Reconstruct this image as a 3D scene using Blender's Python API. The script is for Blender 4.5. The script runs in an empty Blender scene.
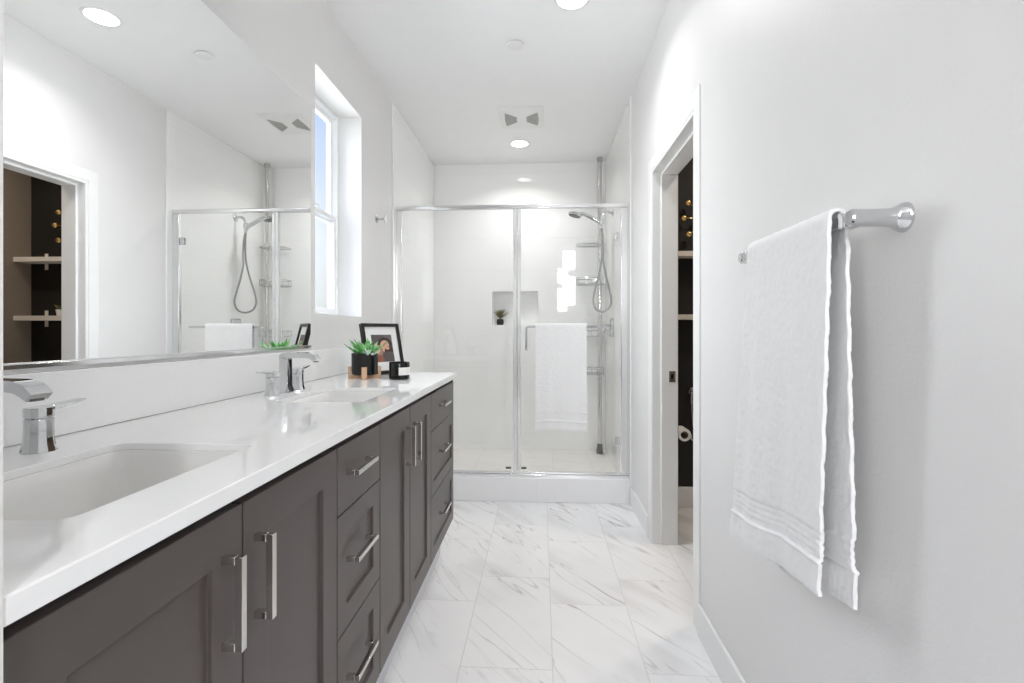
import bpy, bmesh, math, random
from mathutils import Vector, Matrix, Quaternion
PI = math.pi
random.seed(7)
SC = bpy.context.scene
COL = SC.collection

# ------------------------------------------------------------------ camera
F_PX, PSI, EYE = 500.0, math.atan(29 / 500.0), 1.163
cd = bpy.data.cameras.new('camera')
cd.sensor_width = 36.0
cd.lens = 36.0 * F_PX / 1024
cd.shift_y = -10.5 / 1024
cd.clip_start = 0.02
cam = bpy.data.objects.new('camera', cd)
COL.objects.link(cam)
cam.location = (0, 0, EYE)
cam.rotation_euler = (PI / 2, 0, PSI)
SC.camera = cam

# ------------------------------------------------------------------ world, lamps, exposure
SC.view_settings.view_transform = 'Standard'
SC.view_settings.look = 'None'
SC.view_settings.gamma = 1
SC.view_settings.use_curve_mapping = False
SC.view_settings.exposure = 0.19
try:
    SC.cycles.use_denoising = True
    SC.cycles.max_bounces = 14
    SC.cycles.diffuse_bounces = 8
    SC.cycles.glossy_bounces = 6
    SC.cycles.transparent_max_bounces = 16
    SC.cycles.sample_clamp_indirect = 8
except Exception:
    pass

W = bpy.data.worlds.new('sky')
SC.world = W
W.use_nodes = True
nt = W.node_tree
nt.nodes.clear()
_o = nt.nodes.new('ShaderNodeOutputWorld')
_b = nt.nodes.new('ShaderNodeBackground')
_t = nt.nodes.new('ShaderNodeTexCoord')
_s = nt.nodes.new('ShaderNodeSeparateXYZ')
_r = nt.nodes.new('ShaderNodeValToRGB')
nt.links.new(_t.outputs['Generated'], _s.inputs[0])
nt.links.new(_s.outputs['Z'], _r.inputs[0])
nt.links.new(_r.outputs[0], _b.inputs[0])
nt.links.new(_b.outputs[0], _o.inputs[0])
_b.inputs[1].default_value = 1.0
cr = _r.color_ramp
cr.elements[0].position = 0.0
cr.elements[0].color = (0.72, 0.74, 0.72, 1)
cr.elements[1].position = 1.0
cr.elements[1].color = (0.25, 0.42, 0.9, 1)
for p, c in ((0.09, (0.80, 0.84, 0.85)), (0.17, (0.84, 0.90, 0.99)), (0.30, (0.62, 0.74, 0.99)), (0.5, (0.42, 0.58, 0.96))):
    e = cr.elements.new(p)
    e.color = (*c, 1)


XLW = -1.108         # face of the hall's left wall


def lamp(name, loc, rot, size, sizey, power, color=(1, 1, 1), spread=PI):
    l = bpy.data.lights.new(name, 'AREA')
    l.shape = 'RECTANGLE'
    l.size, l.size_y = size, sizey
    l.energy = power
    l.color = color
    l.spread = spread
    o = bpy.data.objects.new(name, l)
    COL.objects.link(o)
    o.location = loc
    o.rotation_euler = rot
    return o


# daylight at the bathroom and hall back windows, then an added hall side fill
lamp('daylight_bathroom_window', (-2.15, 2.95, 2.25), (0, -PI / 2 + 0.30, -0.15), 1.9, 1.9, 115, (0.95, 0.98, 1.0), math.radians(150))
lamp('daylight_hall_window', (0.47, -1.62, 2.06), (PI / 2, 0, 0), 0.22, 0.92, 32, (0.98, 0.99, 1.0))
lamp('fill_hall_side', (XLW - 0.16, -0.72, 1.55), (0, -PI / 2, 0), 1.5, 1.0, 8, (0.98, 0.99, 1.0))  # added fill lamp for the towel and right wall, no such source known
P_VANITY, P_SHOWER, P_HALL_FILL, P_TOILET = 3.8, 5.4, 4.5, 6.0      # watts of the recessed lamps, the hall pair being added fill

# ------------------------------------------------------------------ mesh helpers
WORG = {}


class MB:
    def __init__(self):
        self.bm = bmesh.new()
        self.mi = 0

    def face(self, vs, mi=None):
        try:
            f = self.bm.faces.new(vs)
            f.material_index = self.mi if mi is None else mi
            return f
        except ValueError:
            return None

    def v(self, p):
        return self.bm.verts.new(p)

    def box(self, x0, x1, y0, y1, z0, z1, M=None):
        ps = [(x, y, z) for z in (z0, z1) for y in (y0, y1) for x in (x0, x1)]
        if M is not None:
            ps = [M @ Vector(p) for p in ps]
        v = [self.v(p) for p in ps]
        for q in ((0, 2, 3, 1), (4, 5, 7, 6), (0, 1, 5, 4), (2, 6, 7, 3), (0, 4, 6, 2), (1, 3, 7, 5)):
            self.face([v[i] for i in q])
        return self

    def rings(self, rings, cap0=True, cap1=True, closed=False):
        vs = [[self.v(p) for p in r] for r in rings]
        n = len(vs[0])
        m = len(vs)
        for i in range(m if closed else m - 1):
            a, b = vs[i], vs[(i + 1) % m]
            for k in range(n):
                self.face([a[k], a[(k + 1) % n], b[(k + 1) % n], b[k]])
        if not closed:
            if cap0:
                self.face(list(reversed(vs[0])))
            if cap1:
                self.face(vs[-1])
        return self

    def cyl(self, p0, p1, r0, r1=None, n=24):
        return self.tube([p0, p1], [r0, r0 if r1 is None else r1], n)

    def tube(self, pts, r, n=12, closed=False):
        pts = [Vector(p) for p in pts]
        m = len(pts)
        rs = r if isinstance(r, (list, tuple)) else [r] * m
        tang = []
        for i in range(m):
            if closed:
                t = pts[(i + 1) % m] - pts[i - 1]
            else:
                t = pts[min(i + 1, m - 1)] - pts[max(i - 1, 0)]
            tang.append(t.normalized())
        up = Vector((0, 0, 1)) if abs(tang[0].z) < 0.9 else Vector((1, 0, 0))
        nrm = (up - tang[0] * up.dot(tang[0])).normalized()
        out = []
        for i in range(m):
            if i:
                q = tang[i - 1].rotation_difference(tang[i])
                nrm = q @ nrm
                nrm = (nrm - tang[i] * nrm.dot(tang[i])).normalized()
            bn = tang[i].cross(nrm)
            out.append([pts[i] + (nrm * math.cos(2 * PI * k / n) + bn * math.sin(2 * PI * k / n)) * rs[i] for k in range(n)])
        return self.rings(out, closed=closed)

    def lathe(self, c, prof, n=32, axis='z', rot=0.0):
        """prof = [(radius, height)] around c; axis the direction heights run along"""
        c = Vector(c)
        out = []
        for r, h in prof:
            ring = []
            for k in range(n):
                a = 2 * PI * k / n + rot
                x, y = r * math.cos(a), r * math.sin(a)
                ring.append(c + {'z': Vector((x, y, h)), 'x': Vector((h, x, y)), 'y': Vector((y, h, x)), '-x': Vector((-h, y, x))}[axis])
            out.append(ring)
        return self.rings(out)

    def sphere(self, c, r, n=16):
        prof = [(max(1e-4, r * math.sin(PI * i / n)), -r * math.cos(PI * i / n)) for i in range(n + 1)]
        return self.lathe(c, prof, n * 2)

    def sweep(self, path, widths, thick, side=(0, 1, 0)):
        """rectangular section swept along a path; widths run along side"""
        side = Vector(side).normalized()
        path = [Vector(p) for p in path]
        out = []
        m = len(path)
        for i in range(m):
            t = (path[min(i + 1, m - 1)] - path[max(i - 1, 0)]).normalized()
            nv = side.cross(t).normalized()
            w, h = widths[i] / 2, thick[i] / 2
            out.append([path[i] + side * a * w + nv * b * h for a, b in ((-1, -1), (1, -1), (1, 1), (-1, 1))])
        return self.rings(out)

    def build(self, name, mat, parent=None, bevel=0.0, segs=2, angle=35, base=False, subsurf=0, solid=0.0, fix=True):
        bm = self.bm
        if fix:
            bmesh.ops.recalc_face_normals(bm, faces=bm.faces)
        xs = [v.co for v in bm.verts]
        lo = Vector((min(p.x for p in xs), min(p.y for p in xs), min(p.z for p in xs)))
        hi = Vector((max(p.x for p in xs), max(p.y for p in xs), max(p.z for p in xs)))
        org = (lo + hi) / 2
        if parent is None:
            org.z = lo.z
        for v in bm.verts:
            v.co -= org
        me = bpy.data.meshes.new(name)
        bm.to_mesh(me)
        bm.free()
        for mm in (mat if isinstance(mat, (list, tuple)) else [mat]):
            me.materials.append(mm)
        for p in me.polygons:
            p.use_smooth = True
        me.set_sharp_from_angle(angle=math.radians(angle))
        o = bpy.data.objects.new(name, me)
        COL.objects.link(o)
        WORG[o] = org
        if parent is not None:
            o.parent = parent
            o.location = org - WORG[parent]
        else:
            o.location = org
        if solid:
            md = o.modifiers.new('thickness', 'SOLIDIFY')
            md.thickness = solid
            md.offset = 0
        if bevel:
            md = o.modifiers.new('edge', 'BEVEL')
            md.width = bevel
            md.segments = segs
            md.limit_method = 'ANGLE'
            md.angle_limit = math.radians(40)
        if subsurf:
            md = o.modifiers.new('smooth', 'SUBSURF')
            md.levels = md.render_levels = subsurf
        return o


def box(x0, x1, y0, y1, z0, z1):
    return MB().box(x0, x1, y0, y1, z0, z1)


def tag(o, label, cat, group=None):
    o['label'] = label
    o['category'] = cat
    if group:
        o['group'] = group
    return o


def thing(name, loc, label, cat, group=None):
    o = bpy.data.objects.new(name, None)
    o.empty_display_size = 0.05
    COL.objects.link(o)
    o.location = loc
    WORG[o] = Vector(loc)
    return tag(o, label, cat, group)


def struct(o, label=None):
    o['kind'] = 'structure'
    if label:
        o['label'] = label
    return o


def copy_tree(o, loc, parent=None):
    c = o.copy()
    COL.objects.link(c)
    if parent is None:
        c.location = loc
        WORG[c] = Vector(loc)
    else:
        c.parent = parent
    for ch in [x for x in COL.objects if x.parent == o]:
        copy_tree(ch, None, c)
    return c


def plate(mb, outer, holes, z0, z1, fmap=lambda x, y, z: (x, y, z)):
    """flat slab with holes: outer and holes are 2D loops"""
    bm = mb.bm
    es = []
    for loop in [outer] + holes:
        vs = [bm.verts.new(fmap(x, y, z0)) for x, y in loop]
        es += [bm.edges.new((vs[i], vs[(i + 1) % len(vs)])) for i in range(len(vs))]
    g = bmesh.ops.triangle_fill(bm, edges=es, use_beauty=True, use_dissolve=False)
    fs = [f for f in g['geom'] if isinstance(f, bmesh.types.BMFace)]
    r = bmesh.ops.extrude_face_region(bm, geom=fs)
    d = Vector(fmap(0, 0, z1)) - Vector(fmap(0, 0, z0))
    for e in r['geom']:
        if isinstance(e, bmesh.types.BMVert):
            e.co += d
    return mb


def rrect(cx, cy, hx, hy, r, n=6):
    pts = []
    for sx, sy, a0 in ((1, 1, 0), (-1, 1, PI / 2), (-1, -1, PI), (1, -1, 1.5 * PI)):
        for k in range(n + 1):
            a = a0 + k * PI / 2 / n
            pts.append((cx + sx * (hx - r) + r * math.cos(a), cy + sy * (hy - r) + r * math.sin(a)))
    return pts


def spline(pts, n=8):
    pts = [Vector(p) for p in pts]
    out = []
    for i in range(len(pts) - 1):
        p0, p1, p2, p3 = pts[max(i - 1, 0)], pts[i], pts[i + 1], pts[min(i + 2, len(pts) - 1)]
        for k in range(n):
            t = k / n
            out.append(0.5 * ((2 * p1) + (p2 - p0) * t + (2 * p0 - 5 * p1 + 4 * p2 - p3) * t * t + (3 * p1 - p0 - 3 * p2 + p3) * t ** 3))
    out.append(pts[-1])
    return out


# ------------------------------------------------------------------ materials
def srgb(r, g, b):
    f = lambda c: (c / 12.92 if c <= 0.04045 else ((c + 0.055) / 1.055) ** 2.4)
    return tuple(f(x / 255.0) for x in (r, g, b)) + (1,)


def mat(name, col, rough=0.5, metal=0.0, spec=0.5, bump=None, coat=0.0, var=None, trans=0.0):
    """bump = (scale, strength, distance); var = (scale, amount) gentle tone variation"""
    m = bpy.data.materials.new(name)
    m.use_nodes = True
    n = m.node_tree
    b = n.nodes['Principled BSDF']
    b.inputs['Base Color'].default_value = col
    b.inputs['Roughness'].default_value = rough
    b.inputs['Metallic'].default_value = metal
    b.inputs['Specular IOR Level'].default_value = spec
    b.inputs['Coat Weight'].default_value = coat
    b.inputs['Transmission Weight'].default_value = trans
    tc = n.nodes.new('ShaderNodeTexCoord')
    if bump:
        t = n.nodes.new('ShaderNodeTexNoise')
        t.inputs['Scale'].default_value = bump[0]
        t.inputs['Detail'].default_value = 4
        bp = n.nodes.new('ShaderNodeBump')
        bp.inputs['Strength'].default_value = bump[1]
        bp.inputs['Distance'].default_value = bump[2]
        n.links.new(tc.outputs['Object'], t.inputs['Vector'])
        n.links.new(t.outputs['Fac'], bp.inputs['Height'])
        n.links.new(bp.outputs[0], b.inputs['Normal'])
    v = var or (9.0, 0.015)
    t = n.nodes.new('ShaderNodeTexNoise')
    t.inputs['Scale'].default_value = v[0]
    mx = n.nodes.new('ShaderNodeMix')
    mx.data_type = 'RGBA'
    mx.inputs['A'].default_value = tuple(max(0, c * (1 - v[1])) for c in col[:3]) + (1,)
    mx.inputs['B'].default_value = tuple(min(1, c * (1 + v[1])) for c in col[:3]) + (1,)
    n.links.new(tc.outputs['Object'], t.inputs['Vector'])
    n.links.new(t.outputs['Fac'], mx.inputs['Factor'])
    n.links.new(mx.outputs['Result'], b.inputs['Base Color'])
    return m


def emit(name, col, strength):
    m = bpy.data.materials.new(name)
    m.use_nodes = True
    n = m.node_tree
    n.nodes.clear()
    o = n.nodes.new('ShaderNodeOutputMaterial')
    e = n.nodes.new('ShaderNodeEmission')
    e.inputs[0].default_value = col
    e.inputs[1].default_value = strength
    n.links.new(e.outputs[0], o.inputs[0])
    return m


def N(n, op, a, b=None, c=None):
    x = n.nodes.new('ShaderNodeMath')
    x.operation = op
    for i, s in enumerate((a, b, c)):
        if s is None:
            continue
        if isinstance(s, (int, float)):
            x.inputs[i].default_value = s
        else:
            n.links.new(s, x.inputs[i])
    return x.outputs[0]


def glass(name, tint=(0.985, 0.99, 0.988, 1), ior=1.42, rough=0.0):
    m = bpy.data.materials.new(name)
    m.use_nodes = True
    n = m.node_tree
    n.nodes.clear()
    o = n.nodes.new('ShaderNodeOutputMaterial')
    mx = n.nodes.new('ShaderNodeMixShader')
    lw = n.nodes.new('ShaderNodeLayerWeight')
    lw.inputs[0].default_value = 0.5
    f0 = ((ior - 1) / (ior + 1)) ** 2
    fac = N(n, 'ADD', N(n, 'MULTIPLY', N(n, 'POWER', lw.outputs['Facing'], 5.0), 1 - f0), f0)
    tr = n.nodes.new('ShaderNodeBsdfTransparent')
    tr.inputs[0].default_value = tint
    gl = n.nodes.new('ShaderNodeBsdfGlossy')
    gl.inputs['Roughness'].default_value = rough
    n.links.new(fac, mx.inputs[0])
    n.links.new(tr.outputs[0], mx.inputs[1])
    n.links.new(gl.outputs[0], mx.inputs[2])
    n.links.new(mx.outputs[0], o.inputs[0])
    return m


def marble(name, base, vein, grout, tw, tl, x0, offs, gw, rough, angle, amount=1.0, soft=0.0):
    """stone-look tiles laid in columns along Y; offs = joint offsets of even and odd columns"""
    m = bpy.data.materials.new(name)
    m.use_nodes = True
    n = m.node_tree
    b = n.nodes['Principled BSDF']
    b.inputs['Roughness'].default_value = rough
    g = n.nodes.new('ShaderNodeNewGeometry')
    s = n.nodes.new('ShaderNodeSeparateXYZ')
    n.links.new(g.outputs['Position'], s.inputs[0])
    cx = N(n, 'DIVIDE', N(n, 'SUBTRACT', s.outputs['X'], x0), tw)
    col = N(n, 'FLOOR', cx)
    odd = N(n, 'FLOORED_MODULO', col, 2.0)
    off = N(n, 'ADD', N(n, 'MULTIPLY', odd, offs[1] - offs[0]), offs[0])
    ry = N(n, 'DIVIDE', N(n, 'SUBTRACT', s.outputs['Y'], off), tl)
    row = N(n, 'FLOOR', ry)
    fx, fy = N(n, 'FRACT', cx), N(n, 'FRACT', ry)
    dx = N(n, 'MULTIPLY', N(n, 'MINIMUM', fx, N(n, 'SUBTRACT', 1.0, fx)), tw)
    dy = N(n, 'MULTIPLY', N(n, 'MINIMUM', fy, N(n, 'SUBTRACT', 1.0, fy)), tl)
    gr = N(n, 'LESS_THAN', N(n, 'MINIMUM', dx, dy), gw)
    idv = n.nodes.new('ShaderNodeCombineXYZ')
    n.links.new(col, idv.inputs[0])
    n.links.new(row, idv.inputs[1])
    wn = n.nodes.new('ShaderNodeTexWhiteNoise')
    n.links.new(idv.outputs[0], wn.inputs['Vector'])
    sc = n.nodes.new('ShaderNodeVectorMath')
    sc.operation = 'SCALE'
    n.links.new(wn.outputs['Color'], sc.inputs[0])
    sc.inputs['Scale'].default_value = 20.0
    ad = n.nodes.new('ShaderNodeVectorMath')
    ad.operation = 'ADD'
    n.links.new(g.outputs['Position'], ad.inputs[0])
    n.links.new(sc.outputs[0], ad.inputs[1])

    def ridge(rot, scl, nscale, dist, width, seed):
        rt = n.nodes.new('ShaderNodeVectorRotate')
        rt.rotation_type = 'Z_AXIS'
        rt.inputs['Angle'].default_value = rot
        n.links.new(ad.outputs[0], rt.inputs['Vector'])
        mp = n.nodes.new('ShaderNodeMapping')
        mp.inputs['Scale'].default_value = scl
        mp.inputs['Location'].default_value = (seed, seed * 1.7, 0)
        n.links.new(rt.outputs[0], mp.inputs['Vector'])
        t = n.nodes.new('ShaderNodeTexNoise')
        t.inputs['Scale'].default_value = nscale
        t.inputs['Detail'].default_value = 3
        t.inputs['Roughness'].default_value = 0.45
        t.inputs['Distortion'].default_value = dist
        n.links.new(mp.outputs[0], t.inputs['Vector'])
        d = N(n, 'ABSOLUTE', N(n, 'SUBTRACT', t.outputs['Fac'], 0.5))
        mr = n.nodes.new('ShaderNodeMapRange')
        mr.interpolation_type = 'SMOOTHSTEP'
        mr.inputs['From Min'].default_value = 0.0
        mr.inputs['From Max'].default_value = width
        mr.inputs['To Min'].default_value = 1.0
        mr.inputs['To Max'].default_value = 0.0
        n.links.new(d, mr.inputs['Value'])
        return mr.outputs[0]

    def mask(nscale, lo, hi, seed):
        mp = n.nodes.new('ShaderNodeMapping')
        mp.inputs['Location'].default_value = (seed, seed, 0)
        n.links.new(ad.outputs[0], mp.inputs['Vector'])
        t = n.nodes.new('ShaderNodeTexNoise')
        t.inputs['Scale'].default_value = nscale
        n.links.new(mp.outputs[0], t.inputs['Vector'])
        mr = n.nodes.new('ShaderNodeMapRange')
        mr.interpolation_type = 'SMOOTHSTEP'
        mr.inputs['From Min'].default_value = lo
        mr.inputs['From Max'].default_value = hi
        n.links.new(t.outputs['Fac'], mr.inputs['Value'])
        return mr.outputs[0]

    v1 = N(n, 'MULTIPLY', ridge(angle, (0.34, 2.6, 1), 2.2, 0.16, 0.011, 0.0), mask(2.4, 0.40, 0.66, 3.0))
    v2 = N(n, 'MULTIPLY', ridge(angle + 0.12, (0.32, 3.4, 1), 3.0, 0.2, 0.012, 9.0), mask(2.8, 0.42, 0.68, 13.0))
    v3 = N(n, 'MULTIPLY', ridge(angle - 0.08, (0.28, 2.2, 1), 2.0, 0.25, 0.10, 21.0), mask(2.2, 0.40, 0.70, 31.0))
    tot = N(n, 'ADD', N(n, 'MULTIPLY', v1, 0.62 * amount), N(n, 'ADD', N(n, 'MULTIPLY', v2, 0.5 * amount), N(n, 'MULTIPLY', v3, 0.24 * amount)))
    tot = N(n, 'MINIMUM', tot, 1.0)
    mx = n.nodes.new('ShaderNodeMix')
    mx.data_type = 'RGBA'
    mx.inputs['A'].default_value = base
    mx.inputs['B'].default_value = vein
    n.links.new(tot, mx.inputs['Factor'])
    mg = n.nodes.new('ShaderNodeMix')
    mg.data_type = 'RGBA'
    mg.inputs['B'].default_value = grout
    n.links.new(gr, mg.inputs['Factor'])
    n.links.new(mx.outputs['Result'], mg.inputs['A'])
    n.links.new(mg.outputs['Result'], b.inputs['Base Color'])
    return m


def panel_tile(name, base, line, pw, ph, rough):
    """glossy wall tiles with faint joints, by world position (horizontal run X+Y)"""
    m = bpy.data.materials.new(name)
    m.use_nodes = True
    n = m.node_tree
    b = n.nodes['Principled BSDF']
    b.inputs['Roughness'].default_value = rough
    g = n.nodes.new('ShaderNodeNewGeometry')
    s = n.nodes.new('ShaderNodeSeparateXYZ')
    n.links.new(g.outputs['Position'], s.inputs[0])
    fz = N(n, 'FRACT', N(n, 'DIVIDE', N(n, 'ADD', s.outputs['Z'], 0.1), ph))
    fx = N(n, 'FRACT', N(n, 'DIVIDE', N(n, 'ADD', N(n, 'ADD', s.outputs['X'], s.outputs['Y']), 0.23), pw))
    gr = N(n, 'MAXIMUM', N(n, 'LESS_THAN', fz, 0.003 / ph), N(n, 'LESS_THAN', fx, 0.003 / pw))
    mx = n.nodes.new('ShaderNodeMix')
    mx.data_type = 'RGBA'
    mx.inputs['A'].default_value = base
    mx.inputs['B'].default_value = line
    n.links.new(gr, mx.inputs['Factor'])
    n.links.new(mx.outputs['Result'], b.inputs['Base Color'])
    t = n.nodes.new('ShaderNodeTexNoise')
    t.inputs['Scale'].default_value = 2.0
    bp = n.nodes.new('ShaderNodeBump')
    bp.inputs['Strength'].default_value = 0.002
    bp.inputs['Distance'].default_value = 0.02
    n.links.new(g.outputs['Position'], t.inputs['Vector'])
    n.links.new(t.outputs['Fac'], bp.inputs['Height'])
    n.links.new(bp.outputs[0], b.inputs['Normal'])
    return m


def leafmat(name, base, tip):
    m = mat(name, base, 0.45)
    n = m.node_tree
    b = n.nodes['Principled BSDF']
    t = n.nodes.new('ShaderNodeTexNoise')
    t.inputs['Scale'].default_value = 45
    tc = n.nodes.new('ShaderNodeTexCoord')
    r = n.nodes.new('ShaderNodeValToRGB')
    r.color_ramp.elements[0].position = 0.4
    r.color_ramp.elements[1].position = 0.62
    r.color_ramp.elements[0].color = base
    r.color_ramp.elements[1].color = tip
    n.links.new(tc.outputs['Object'], t.inputs['Vector'])
    n.links.new(t.outputs['Fac'], r.inputs[0])
    n.links.new(r.outputs[0], b.inputs['Base Color'])
    return m


M = {}
M['wall'] = mat('wall_paint', srgb(232, 231, 230), 0.42, spec=0.35, bump=(120, 0.16, 0.004))
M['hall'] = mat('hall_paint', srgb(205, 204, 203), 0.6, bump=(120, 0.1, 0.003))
M['ceil'] = mat('ceiling_paint', srgb(246, 246, 246), 0.7, spec=0.2, bump=(90, 0.05, 0.003))
M['trim'] = mat('trim_paint', srgb(240, 240, 239), 0.3, spec=0.4)
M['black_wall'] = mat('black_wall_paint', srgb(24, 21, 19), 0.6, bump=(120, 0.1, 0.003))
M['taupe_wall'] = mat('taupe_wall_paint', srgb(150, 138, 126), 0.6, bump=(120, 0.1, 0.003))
M['floor'] = marble('marble_tile', srgb(243, 243, 244), srgb(158, 152, 147), srgb(222, 221, 219), 0.32, 0.64, 0.04, (0.22, 0.44), 0.0018, 0.22, math.radians(53))
M['shower_floor'] = marble('stone_tile', srgb(236, 233, 229), srgb(196, 188, 178), srgb(214, 208, 200), 0.32, 0.64, 0.1, (0.1, 0.3), 0.0015, 0.4, math.radians(20), 0.6)
M['tile'] = panel_tile('shower_tile', srgb(247, 247, 246), srgb(238, 238, 236), 40.0, 0.305, 0.025)
M['curb'] = panel_tile('curb_tile', srgb(248, 248, 249), srgb(238, 238, 238), 0.6, 0.3, 0.2)
M['quartz'] = mat('quartz', srgb(249, 249, 249), 0.035, bump=None, var=(60, 0.012))
M['porcelain'] = mat('porcelain', srgb(238, 237, 235), 0.05)
M['cab'] = mat('cabinet_paint', srgb(84, 76, 73), 0.36, spec=0.4, var=(14, 0.03))
M['cab_dark'] = mat('cabinet_inside', srgb(38, 35, 33), 0.6)
M['toe'] = mat('toe_kick_paint', srgb(214, 216, 222), 0.4)
M['chrome'] = mat('chrome', (0.66, 0.67, 0.68, 1), 0.04, 1.0)
M['satin'] = mat('brushed_steel', (0.68, 0.66, 0.64, 1), 0.14, 1.0)
M['hose'] = mat('braided_hose', (0.40, 0.40, 0.40, 1), 0.3, 0.9)
M['alu'] = mat('polished_aluminium', (0.84, 0.845, 0.85, 1), 0.13, 1.0)
M['mirror'] = mat('mirror_silver', (0.93, 0.935, 0.93, 1), 0.0, 1.0, var=(1, 0.0))
M['glass'] = glass('clear_glass')
M['pane'] = glass('window_glass', (0.98, 0.99, 1, 1), 1.3)
M['towel'] = mat('terry_cloth', srgb(247, 247, 247), 0.95, spec=0.1, bump=(260, 0.4, 0.0035))
M['towel_band'] = mat('towel_weave', srgb(246, 246, 246), 0.95, spec=0.1, bump=(600, 0.12, 0.002))
M['vinyl'] = mat('window_vinyl', srgb(244, 245, 246), 0.35)
M['plastic'] = mat('white_plastic', srgb(238, 238, 237), 0.4)
M['grille'] = mat('grille_grey', srgb(176, 176, 173), 0.5)
M['rubber'] = mat('grey_rubber', srgb(95, 95, 93), 0.6)
M['clear_plastic'] = glass('clear_plastic', (0.94, 0.945, 0.95, 1), 1.45, 0.06)
M['black_pot'] = mat('black_ceramic', srgb(14, 14, 16), 0.35, spec=0.4)
M['black_gloss'] = mat('black_glass', srgb(10, 10, 12), 0.06)
M['label'] = mat('paper_label', srgb(240, 238, 236), 0.6)
M['wood'] = mat('light_wood', srgb(214, 176, 142), 0.5, var=(30, 0.1))
M['soil'] = mat('dark_soil', srgb(50, 42, 36), 0.9, bump=(80, 0.5, 0.01))
M['leaf'] = leafmat('succulent_leaf', srgb(62, 150, 58), srgb(150, 205, 140))
M['leaf_pale'] = mat('pale_leaf', srgb(205, 222, 206), 0.5)
M['leaf_dark'] = leafmat('dark_leaf', srgb(64, 78, 40), srgb(140, 120, 62))
M['frame'] = mat('black_frame', srgb(18, 18, 18), 0.35)
M['matboard'] = mat('mat_board', srgb(240, 240, 240), 0.7)
M['gold'] = mat('gold', (0.85, 0.60, 0.25, 1), 0.25, 1.0)
M['shelf'] = mat('shelf_white', srgb(225, 218, 210), 0.5)
M['paper'] = mat('tissue_paper', srgb(245, 244, 242), 0.95, bump=(200, 0.1, 0.002))
M['card'] = mat('cardboard_core', srgb(150, 125, 100), 0.9)
M['lens'] = emit('lamp_lens', (1.0, 0.985, 0.965, 1), 9.0)

# ------------------------------------------------------------------ the setting
XL, XR, H = -1.028, 0.609, 2.74
YS, YB = 3.40, 4.70            # shower front, shower back wall
T = 0.012                      # tile thickness
struct(box(XL - 0.2, 1.7, -1.6, 4.95, -0.12, 0.0).build('floor', M['floor']))
struct(box(XL - 0.2, 1.7, -1.6, 4.95, H, H + 0.12).build('ceiling', M['ceil']))
# left wall with the window opening
WY0, WY1, WZ0, WZ1 = 2.222, 2.812, 1.244, 2.387
mb = MB()
plate(mb, [(0.386, 0), (4.95, 0), (4.95, H), (0.386, H)], [[(WY0, WZ0), (WY1, WZ0), (WY1, WZ1), (WY0, WZ1)]], XL - 0.20, XL, lambda a, b, c: (c, a, b))
struct(mb.build('wall_left', M['wall']))
# right wall with the doorway to the toilet room
DY0, DY1, DZ = 2.016, 2.79, 2.042
XW = 0.738
mb = MB()
plate(mb, [(0.386, 0), (DY0, 0), (DY0, DZ), (DY1, DZ), (DY1, 0), (4.95, 0), (4.95, H), (0.386, H)], [], XR, XW, lambda a, b, c: (c, a, b))
struct(mb.build('wall_right', M['wall']))
struct(box(XL, XR, YB + 0.1, YB + 0.25, 0, H).build('wall_back', M['wall']))
# short wall ends either side of the opening the camera stands in, and the room behind
struct(box(XL - 0.2, -0.4412, 0.26, 0.386, 0, H).build('wall_entry_left', M['wall']))
struct(box(XR, 1.7, 0.26, 0.386, 0, H).build('wall_entry_right', M['wall']))
mb = MB()
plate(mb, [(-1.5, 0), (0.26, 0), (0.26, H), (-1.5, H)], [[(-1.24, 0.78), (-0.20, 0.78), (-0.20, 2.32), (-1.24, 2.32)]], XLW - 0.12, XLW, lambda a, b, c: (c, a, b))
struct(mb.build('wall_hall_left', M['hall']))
mb = MB()
plate(mb, [(-1.24, 0.78), (-0.20, 0.78), (-0.20, 2.32), (-1.24, 2.32)], [[(-1.20, 0.82), (-0.24, 0.82), (-0.24, 1.53), (-1.20, 1.53)], [(-1.20, 1.57), (-0.24, 1.57), (-0.24, 2.28), (-1.20, 2.28)]], XLW - 0.06, XLW - 0.03, lambda a, b, c: (c, a, b))
struct(mb.build('fill_window', M['vinyl']))  # unseen window frame, made up to let the side fill lamp in
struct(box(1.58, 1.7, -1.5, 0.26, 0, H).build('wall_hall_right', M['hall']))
mb = MB()
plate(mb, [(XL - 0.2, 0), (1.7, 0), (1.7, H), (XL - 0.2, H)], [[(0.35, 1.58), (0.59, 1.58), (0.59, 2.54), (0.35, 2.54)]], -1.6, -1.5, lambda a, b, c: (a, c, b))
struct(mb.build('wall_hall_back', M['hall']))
mb = MB()
plate(mb, [(0.35, 1.58), (0.59, 1.58), (0.59, 2.54), (0.35, 2.54)], [[(0.37, 1.60), (0.57, 1.60), (0.57, 2.09), (0.37, 2.09)], [(0.37, 2.20), (0.57, 2.20), (0.57, 2.52), (0.37, 2.52)]], -1.57, -1.53, lambda a, b, c: (a, c, b))
struct(mb.build('window_2', M['vinyl']))
# toilet room
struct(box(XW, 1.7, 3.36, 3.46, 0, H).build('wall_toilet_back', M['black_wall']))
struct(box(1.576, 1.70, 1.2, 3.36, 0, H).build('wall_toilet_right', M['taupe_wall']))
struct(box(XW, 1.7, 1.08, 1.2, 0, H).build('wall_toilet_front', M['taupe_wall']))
struct(box(XW, 1.576, 3.346, 3.36, 0, 0.137).build('baseboard_toilet_back', M['trim'], bevel=0.003))
struct(box(1.562, 1.576, 1.2, 3.346, 0, 0.137).build('baseboard_toilet_right', M['trim'], bevel=0.003))

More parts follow.
